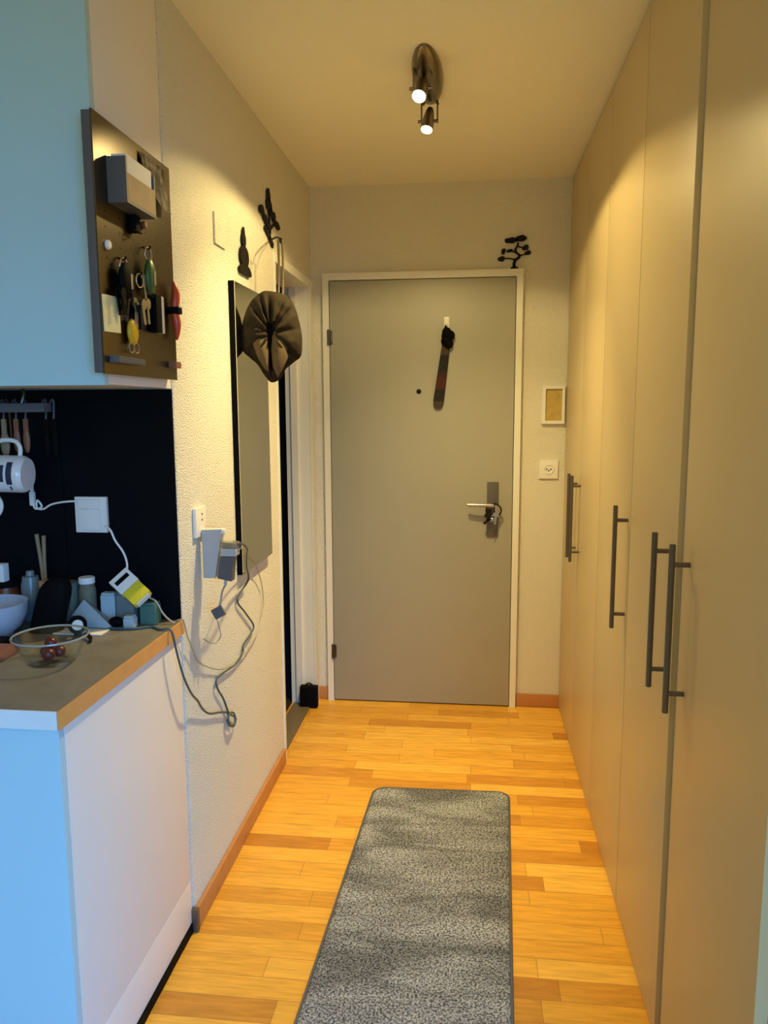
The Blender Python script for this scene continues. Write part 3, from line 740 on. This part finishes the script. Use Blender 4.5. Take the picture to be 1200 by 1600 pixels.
# slanted white and yellow adapter
ya = thing('plug_adapter', 'white and yellow adapter block with a black slot propped on the packets', 'adapter', (-.105, 1.80, Z+.06))
a1 = V((.78, -.30, -.52)).normalized(); b1 = V((.62, .42, .50)); b1 = (b1-a1*b1.dot(a1)).normalized(); n1 = a1.cross(b1).normalized()
R3 = Matrix((a1, b1, n1)).transposed(); c1 = V((-.106, 1.788, Z+.0925))
def loc_box(lo, hi, bev=.001):
    lo, hi = V(lo), V(hi); cc = (lo+hi)/2; hd = (hi-lo)/2
    return MB().box(c1+R3 @ cc-hd, c1+R3 @ cc+hd, bev, rot=R3)
loc_box((-.050, -.028, -.011), (.0, .028, .011), .002).build('white_half', 'white_pl', ya)
loc_box((.0005, -.026, -.012), (.046, .026, .012), .003).build('yellow_half', 'yellow', ya)
loc_box((-.037, -.020, .0105), (-.025, .020, .0118), .0005).build('slot', 'black', ya)
loc_box((.0465, -.020, -.010), (.049, .020, .010), .001).build('end_cap', 'white_pl', ya)
ac = thing('adapter_cable', 'thin white cable from the kitchen socket down to the yellow adapter', 'cable', (-.15, 1.815, 1.0))
MB().tube([(-.185, 1.822, 1.12), (-.167, 1.815, 1.112), (-.155, 1.815, 1.084), (-.136, 1.815, 1.056), (-.127, 1.815, 1.027), (-.128, 1.812, .995)], .0028).build('cord', 'white_pl', ac)
MB().tube([(-.066, 1.80, .942), (-.052, 1.80, .936), (-.043, 1.80, .924), (-.032, 1.80, .903), (-.016, 1.80, .886), (-.002, 1.80, .8785)], .0024).build('cord', 'ltcable', ac)
# rear row of jars
def jar(c, r, h, body, lid, label, name='jar', lidh=.014, lidr=None):
    o = thing(name, label, 'jar', (c[0], c[1], Z), 'jars at the back of the worktop')
    MB().lathe([(0, 0), (r*.9, 0), (r, .005), (r, h*.82), (r*.85, h*.93), (r*.82, h), (0, h)], (c[0], c[1], Z), n=32).build('jar_body', body, o)
    MB().lathe([(0, h+.0005), ((lidr or r*.92), h+.0005), ((lidr or r*.92), h+lidh), ((lidr or r*.92)*.9, h+lidh+.002), (0, h+lidh+.002)], (c[0], c[1], Z), n=32).build('lid', lid, o)
    return o
jar((-.450, 1.800), .034, .088, 'jarred', 'black', 'dark red filled jar with a black lid behind the blue bowl')
jar((-.385, 1.805), .024, .115, 'clear', 'clear', 'tall cloudy clear bottle behind the blue bowl', 'bottle', .012, .010)
jar((-.340, 1.805), .022, .088, 'spice', 'peach', 'pale jar with a peach coloured top beside the clear bottle')
jar((-.283, 1.812), .024, .085, 'spice', 'spice', 'spice jar directly right of the black case')
jar((-.236, 1.812), .022, .098, 'spice', 'paper', 'spice jar with a pale lid behind the folded card')
jar((-.325, 1.765), .020, .055, 'spice', 'spice', 'low spice jar half hidden by the black case')
tag(MB().box((-.460, 1.775, Z+.102), (-.438, 1.800, Z+.150), .004).build('white_tub', 'paper'), 'small white tub standing on the dark red jar', 'tub')
uh = thing('utensil_pot', 'dark pot holding two pale wooden sticks', 'pot', (-.357, 1.826, Z))
tag(MB().lathe([(0, 0), (.010, 0), (.0105, .10), (.0095, .10), (.009, .003), (0, .003)], (-.358, 1.826, Z), n=28).build('pot', 'black', uh))
MB().tube([(-.360, 1.825, Z+.006), (-.362, 1.822, Z+.13), (-.368, 1.818, Z+.222)], lambda t: .0035+.002*t, n=10).build('stick', 'stickwood', uh)
MB().tube([(-.355, 1.827, Z+.006), (-.355, 1.824, Z+.13), (-.350, 1.820, Z+.218)], lambda t: .0035+.002*t, n=10).build('stick', 'stickwood', uh)

# ------------------------------------------------------------------ steel board and what hangs on it
BX = .022
pb = thing('magnet_board', 'stainless steel pinboard fixed to the side of the wall cabinet', 'pinboard', (0, 1.64, 1.49))
B((.0, 1.452, 1.486), (BX-.004, 1.822, 1.975), .001).build('backing', 'dkgrey_pl', pb)
B((BX-.0035, 1.450, 1.484), (BX, 1.825, 1.977), .001).build('steel_sheet', 'steel_dots', pb)
X = BX+.0007
nb = thing('note_holder', 'grey box shaped note holder with white slips on the steel board', 'note holder', (X, 1.57, 1.81))
m = MB(); m.box((X, 1.500, 1.818), (X+.040, 1.506, 1.905)); m.box((X, 1.634, 1.818), (X+.040, 1.640, 1.905)); m.box((X, 1.506, 1.818), (X+.040, 1.634, 1.824)); m.box((X, 1.506, 1.824), (X+.003, 1.634, 1.90)); 
m.build('tray', 'dkgrey_pl', nb)
B((X+.0365, 1.5062, 1.8242), (X+.0402, 1.6338, 1.875)).build('lamplit_front_panel', 'stickwood', nb)  # tan colour stands in for warm light on the grey holder's front
B((X+.006, 1.510, 1.826), (X+.0362, 1.630, 1.912)).build('paper_stack', 'paper', nb)
ph = thing('photo_print', 'curling dark photo print at the top right corner of the steel board', 'photo', (X, 1.72, 1.86))
m = MB(); n = 10; rows = []
for i in range(n+1):
    u = i/n; row = []
    for k in range(9):
        v = k/8
        p = V((X+.002+.016*(1-u)**2*(1-v)+.014*(1-v)**2, 1.652+.135*u+.03*(1-v)*(1-u)*.6, 1.965-.10*(1-v)-.003*u))
        row.append(m.bm.verts.new(p))
    rows.append(row)
for i in range(n):
    for k in range(8): m.bm.faces.new((rows[i][k], rows[i+1][k], rows[i+1][k+1], rows[i][k+1]))
m2 = m.bm; bmesh.ops.solidify(m2, geom=m2.faces[:], thickness=.0006)
m.build('print', 'photo', ph)
cp2 = thing('bulldog_clip', 'small black clip magnet below the note holder', 'clip', (X, 1.60, 1.78))
B((X, 1.590, 1.783), (X+.016, 1.612, 1.8165), .002).build('clip_body', 'black', cp2)
MB().tube([(X+.012, 1.585, 1.785), (X+.022, 1.60, 1.781), (X+.012, 1.617, 1.785)], .0018).build('clip_lever', 'iron', cp2)
tag(MB().lathe([(0, 0), (.009, 0), (.009, .005), (.007, .007), (0, .007)], (X, 1.485, 1.735), (1, 0, 0), n=24).build('round_magnet', 'white_pl'), 'small white round magnet near the left edge of the steel board', 'magnet')
tag(MB().lathe([(0, 0), (.008, 0), (.008, .006), (.006, .008), (0, .008)], (X, 1.660, 1.812), (1, 0, 0), n=24).build('round_magnet', 'brownwood'), 'small red-brown round magnet right of the black clip', 'magnet')
def keyset(name, label, y, z, seed, mats, n, fob=None):
    o = thing(name, label, 'keys', (X, y, z))
    m = MB().tube([(X+.001, y, z+.028), (X+.016, y, z+.024), (X+.020, y, z+.030)], .0022); m.build('peg', 'iron', o)
    m = MB().tube([(X+.014+.002*math.cos(t), y+.013*math.cos(t), z+.012+.014*math.sin(t)) for t in [i*math.pi/6 for i in range(12)]], .0016, closed=True, smooth=2); m.build('key_ring', 'chrome', o)
    r = random.Random(seed)
    for k in range(n):
        yy = y+r.uniform(-.022, .022); zz = z-.03-r.uniform(0, .03); a = r.uniform(-.35, .35); xx = X+.008+.004*k
        q = B((xx-.0012, yy-.0045, zz-.032), (xx+.0012, yy+.0045, zz+.004), .0006, rot=Matrix.Rotation(a, 3, 'X'))
        q.cyl((xx-.0015, yy, zz+.010), (xx+.0015, yy, zz+.010), .0115, n=16); q.build('key', mats[k % len(mats)], o)
    if fob:
        (fy, fz, ry, rz, mt) = fob
        MB().ball((X+.016, fy, fz), (.011, ry, rz), n=20).build('fob', mt, o)
        MB().box((X+.0265, fy-.004, fz-.018), (X+.028, fy+.004, fz+.012), .001).build('fob_shine_plate', 'chrome', o)
keyset('key_set', 'bunch of black headed keys hanging left on the steel board', 1.525, 1.690, 1, ['black', 'black', 'iron', 'black'], 5, (1.532, 1.674, .031, .036, 'black'))
keyset('key_set', 'keys with an oval dark green fob hanging right on the steel board', 1.648, 1.735, 2, ['black', 'brass', 'chrome'], 4, (1.650, 1.700, .021, .040, 'green'))
keyset('key_set', 'long silver and black keys hanging in the middle of the steel board', 1.598, 1.672, 3, ['chrome', 'black', 'chrome', 'iron', 'chrome'], 6, None)
tag(B((X, 1.606, 1.586), (X+.010, 1.632, 1.640), .004).build('key_wallet', 'black'), 'black leather key case hanging low in the middle of the steel board', 'key case')
tag(B((X, 1.453, 1.567), (X+.0025, 1.522, 1.638), 0, rot=Matrix.Rotation(.04, 3, 'X')).build('sticky_note', 'note'), 'pale yellow note at the left edge of the steel board', 'note')
yf = thing('amber_fob', 'amber yellow key fob with two silver rings above the small shelf', 'key fob', (X, 1.56, 1.55))
MB().ball((X+.010, 1.562, 1.574), (.009, .021, .027), n=24).build('fob_body', 'yolk', yf)
for y in (1.552, 1.576):
    MB().tube([(X+.010, y+.012*math.cos(t), 1.542+.011*math.sin(t)) for t in [i*math.pi/6 for i in range(12)]], .0016, closed=True, smooth=2).build('ring', 'chrome', yf)
tag(B((X, 1.470, 1.506), (X+.022, 1.592, 1.520), .003).build('magnet_shelf', 'dkgrey_pl'), 'small dark ledge at the bottom of the steel board', 'ledge')
bp_ = thing('marker_holder', 'black upright holder with a grey side near the right edge of the steel board', 'holder', (X, 1.70, 1.585))
B((X, 1.672, 1.585), (X+.018, 1.702, 1.667), .002).build('holder_body', 'black', bp_)
B((X, 1.7025, 1.585), (X+.017, 1.718, 1.667), .002).build('side_face', 'grey_pl', bp_)
rk = thing('red_pocket_tool', 'red double ended tool with a black centre at the right edge of the steel board', 'tool', (X+.004, 1.795, 1.58))
MB().tube([(X+.012, 1.793, 1.652), (X+.015, 1.795, 1.685), (X+.011, 1.793, 1.714)], lambda t: .0105*math.sin(math.pi*min(.93, .32+.62*t)), n=14).build('handle', 'red', rk)
MB().tube([(X+.012, 1.793, 1.640), (X+.015, 1.796, 1.61), (X+.013, 1.797, 1.578)], lambda t: .0105*math.sin(math.pi*min(.93, .32+.62*t)), n=14).build('handle', 'red', rk)
B((X, 1.782, 1.638), (X+.026, 1.806, 1.654), .003).build('centre_joint', 'black', rk)
tag(B((X, 1.770, 1.511), (X+.02, 1.802, 1.526), .002).build('brown_peg', 'brownwood'), 'small brown peg at the lower right edge of the steel board', 'peg')

# ------------------------------------------------------------------ wall socket with chargers on the left wall
ws = thing('wall_socket', 'white wall socket on the left wall carrying the chargers', 'socket', (.002, 1.985, 1.07))
B((.0005, 1.946, 1.070), (.010, 2.026, 1.150), .003).build('cover_plate', 'white_pl', ws)
m = MB()
for dz in (-.008, .008): m.cyl((.010, 1.992, 1.122+dz), (.0108, 1.992, 1.122+dz), .003, n=12)
m.build('pin_hole', 'black', ws)
ad = thing('plug_charger', 'flat white charger block plugged into the left wall socket', 'charger', (.03, 1.99, .955))
MB().prism([(.0125, 1.978, 1.088), (.068, 1.978, 1.090), (.062, 1.978, 1.05), (.046, 1.978, .955), (.013, 1.978, .954)], (0, .028, 0)).build('housing', 'grey_pl', ad)  # white housing coloured grey for its shaded face
m = MB().cyl((.0105, 1.992, 1.080), (.075, 1.992, 1.083), .0085, n=14); m.build('plug_body', 'white_pl', ad)
ch = thing('usb_charger', 'grey charger with a silver top hanging outward of the flat charger block', 'charger', (.085, 1.985, .95))
MB().prism([(.064, 1.970, 1.016), (.101, 1.970, 1.016), (.094, 1.970, .948), (.055, 1.970, .956)], (0, .030, 0)).build('housing', 'dkgrey_pl', ch)
m = B((.0685, 1.965, 1.018), (.110, 2.003, 1.040), .004); m.build('collar', 'grey_pl', ch)
m = B((.0685, 1.968, 1.0405), (.112, 2.000, 1.056), .004); m.build('top', 'chrome', ch)
MB().cyl((.074, 1.985, .951), (.072, 1.985, .936), .0045, n=12).build('cable_relief', 'grey_pl', ch)
cb = thing('inline_cable', 'thin pale cable with a small dark square hanging from the grey charger', 'cable', (.05, 1.985, .85))
MB().tube([(.072, 1.985, .935), (.062, 1.985, .915), (.056, 1.985, .885), (.052, 1.985, .872)], .003, n=8).build('cord', 'ltcable', cb)
B((.034, 1.979, .842), (.066, 1.989, .872), .003, rot=Matrix.Rotation(-.5, 3, 'Y')).build('inline_box', 'dkgrey_pl', cb)
MB().tube([(.044, 1.985, .838), (.046, 2.00, .805), (.040, 2.02, .775), (.028, 2.00, .762), (.012, 1.965, .785)], .0016, n=6).build('cord', 'ltcable', cb)
tc2 = thing('teal_charging_cable', 'teal charging cable looping down the left wall and up onto the worktop', 'cable', (.01, 2.2, .44))
pts = [(.112, 1.99, 1.048), (.112, 2.03, 1.040), (.095, 2.12, 1.01), (.065, 2.21, .97), (.04, 2.29, .92), (.018, 2.375, .858), (.008, 2.285, .817), (.008, 2.364, .752), (.008, 2.454, .683), (.008, 2.421, .664), (.008, 2.332, .652), (.008, 2.323, .629), (.008, 2.241, .618), (.008, 2.10, .633), (.008, 2.062, .628), (.008, 2.078, .596), (.008, 2.121, .552), (.008, 2.164, .492), (.008, 2.199, .467), (.009, 2.229, .446), (.010, 2.208, .430), (.012, 2.172, .445), (.013, 2.144, .476), (.014, 2.165, .491), (.016, 2.195, .474), (.018, 2.19, .447), (.014, 2.155, .452), (.010, 2.140, .478), (.008, 2.157, .493), (.008, 2.088, .523), (.008, 1.997, .557), (.012, 1.933, .598), (.018, 1.885, .64), (.024, 1.83, .68), (.022, 1.79, .735), (.020, 1.765, .79), (.018, 1.748, .84), (.014, 1.742, .872), (.004, 1.742, .880), (-.015, 1.741, .8785), (-.046, 1.760, .8785), (-.075, 1.742, .8785), (-.10, 1.736, .8785), (-.145, 1.738, .8785)]
MB().tube(pts, .0030, n=8, smooth=5).build('cord', 'teal', tc2)
MB().cyl((.105, 1.99, 1.046), (.122, 1.99, 1.050), .0045, n=12).build('plug', 'dkgrey_pl', tc2)
tn = thing('thin_pale_cable', 'thin pale cable sagging in a wide arc across the left wall', 'cable', (.01, 2.3, .62))
MB().tube([(.112, 1.98, 1.030), (.10, 2.06, 1.03), (.075, 2.13, 1.01), (.05, 2.25, .98), (.022, 2.44, .905), (.010, 2.561, .80), (.008, 2.575, .715), (.008, 2.506, .65), (.008, 2.41, .627), (.008, 2.267, .617), (.008, 2.13, .642), (.008, 2.021, .683), (.010, 1.923, .735), (.012, 1.875, .79), (.013, 1.842, .835), (.011, 1.826, .8775), (-.004, 1.822, .8785)], .0017, n=6).build('cord', 'ltcable', tn)

# ------------------------------------------------------------------ small black box by the doorway, rug
bx = thing('black_box', 'small black fabric box on the floor in the corner by the side doorway', 'box', (-.012, 3.43, 0))
MB().box((-.060, 3.402, .001), (.024, 3.444, .105), .008).build('body', 'black', bx)
MB().tube([(-.040, 3.423, .104), (-.018, 3.423, .118), (.004, 3.423, .104)], .004).build('grip', 'iron', bx)

rg = thing('runner_rug', 'grey speckled runner rug with a dark bound edge on the parquet', 'rug', (.64, 2.0, 0))
ang = math.radians(-2.2); RL, RW, RC = 1.75, .497, .045
far = V((.641, 2.676, 0)); u = V((math.cos(ang), math.sin(ang)*-.6, 0)).normalized(); u = V((.9993, .0265, 0)).normalized(); vv = V((-.0386, -.99925, 0)).normalized()
def rugpt(a, b, z): return far+u*a+vv*b+V((0, 0, z))
def inside(a, b):
    x = abs(a); 
    dx = max(0, x-(RW/2-RC)); dy = max(0, RC-b, b-(RL-RC))
    return math.hypot(dx, dy)
m = MB(); nx, ny = 84, 290; grid = {}
for i in range(nx+1):
    for k in range(ny+1):
        a = -RW/2+RW*i/nx; b = RL*k/ny
        # pull the corner vertices onto the rounded outline
        x = abs(a); dx = max(0, x-(RW/2-RC)); dy0 = max(0, RC-b); dy1 = max(0, b-(RL-RC)); dy = max(dy0, dy1)
        rr_ = max(dx, dy)
        if dx > 0 and dy > 0:
            sc_ = rr_/math.hypot(dx, dy); dx *= sc_; dy *= sc_
            a = math.copysign(RW/2-RC+dx, a); b = RC-dy if dy0 > 0 else RL-RC+dy
        edge = RC-rr_
        z = .011*min(1, .25+edge/.012) + (.0022*noise.noise(V((a*260, b*260, 0)))+.0012*noise.noise(V((a*30, b*12, 4))) if edge > .004 else 0)
        grid[i, k] = m.bm.verts.new(rugpt(a, b, max(.002, z)))
for i in range(nx):
    for k in range(ny): m.bm.faces.new((grid[i, k], grid[i+1, k], grid[i+1, k+1], grid[i, k+1]))
m.build('pile', 'rug', rg, angle=180)
pts = []
for cx, cy, t0 in ((RW/2-RC, RL-RC, 0), (-(RW/2-RC), RL-RC, 90), (-(RW/2-RC), RC, 180), (RW/2-RC, RC, 270)):
    for j in range(8):
        t = math.radians(t0+90*j/7); pts.append(rugpt(cx+RC*math.cos(t), cy+RC*math.sin(t), .005))
MB().tube(pts, .0042, n=8, smooth=0, closed=True).build('edge_binding', 'dkgrey_pl', rg)

# ------------------------------------------------------------------ light
def spot(loc, ax, e, size, blend, name):
    l = bpy.data.lights.new(name, 'SPOT'); l.energy = e; l.color = (1., .755, .31); l.spot_size = math.radians(size); l.spot_blend = blend; l.shadow_soft_size = .022
    o = bpy.data.objects.new(name, l); COL.objects.link(o); o.location = loc
    o.rotation_euler = V(ax).to_track_quat('-Z', 'Y').to_euler(); return o
for (t, b), ax, en, aim, nm in zip(HEADS, axs, (106, 80), ((-.25, .0, -1), (.12, .26, -1)), ('lamp_light', 'lamp_light.001')):
    spot(V(b)+ax*.014, aim, en, 90, 1., nm)
    spot(V(b)+ax*.016, (0, .03, -1), 17, 146, .12, nm.replace('light', 'spill'))
l = bpy.data.lights.new('daylight', 'AREA'); l.shape = 'RECTANGLE'; l.size = WY1-WY0; l.size_y = WZ1-WZ0; l.energy = 118; l.color = (.10, .43, 1.); l.spread = math.radians(112)
o = bpy.data.objects.new('daylight', l); COL.objects.link(o); o.location = (XR+.2, (WY0+WY1)/2, (WZ0+WZ1)/2); o.rotation_euler = V((-1, .80, -.98)).to_track_quat('-Z', 'Y').to_euler()
l = bpy.data.lights.new('added_warm_fill', 'POINT'); l.energy = 18; l.color = (1., .81, .57); l.shadow_soft_size = .07  # unseen warm fill light added to lift the ambient level
o = bpy.data.objects.new('added_warm_fill', l); COL.objects.link(o); o.location = (.3, -.8, 1.98)
m = MB().cyl((.3, -.8, 2.15), (.3, -.8, H-.001), .004, n=8); m.cyl((.3, -.8, 2.07), (.3, -.8, 2.15), .075, .02, n=24)
struct(m.build('added_fill_shade', 'white_pl'))  # invented pendant fitting for the added fill light
wd = bpy.data.worlds.new('world'); sc.world = wd; wd.use_nodes = True
wd.node_tree.nodes['Background'].inputs[0].default_value = (.2, .5, 1, 1); wd.node_tree.nodes['Background'].inputs[1].default_value = .3

# ------------------------------------------------------------------ camera
yaw, pitch, roll, fpx = .11493337, .13557283, -.00471709, 1191.36
fw = V((-math.sin(yaw)*math.cos(pitch), math.cos(yaw)*math.cos(pitch), -math.sin(pitch)))
r0 = V((math.cos(yaw), math.sin(yaw), 0)); u0 = r0.cross(fw)
r1 = r0*math.cos(roll)+u0*math.sin(roll); u1 = -r0*math.sin(roll)+u0*math.cos(roll)
cd = bpy.data.cameras.new('camera'); co = bpy.data.objects.new('camera', cd); COL.objects.link(co)
cd.sensor_fit = 'VERTICAL'; cd.sensor_height = 36; cd.lens = fpx/1600*36; cd.clip_start = .02
mt = Matrix((r1, u1, -fw)).transposed().to_4x4(); mt.translation = V((.74058, 0, 1.41429)); co.matrix_world = mt
sc.camera = co
sc.view_settings.view_transform = 'Standard'; sc.view_settings.look = 'None'; sc.view_settings.gamma = 1; sc.view_settings.exposure = 0
sc.view_settings.use_curve_mapping = False
sc.cycles.use_denoising = True
sc.cycles.max_bounces = 10; sc.cycles.diffuse_bounces = 6; sc.cycles.transparent_max_bounces = 12
sc.cycles.sample_clamp_indirect = 6
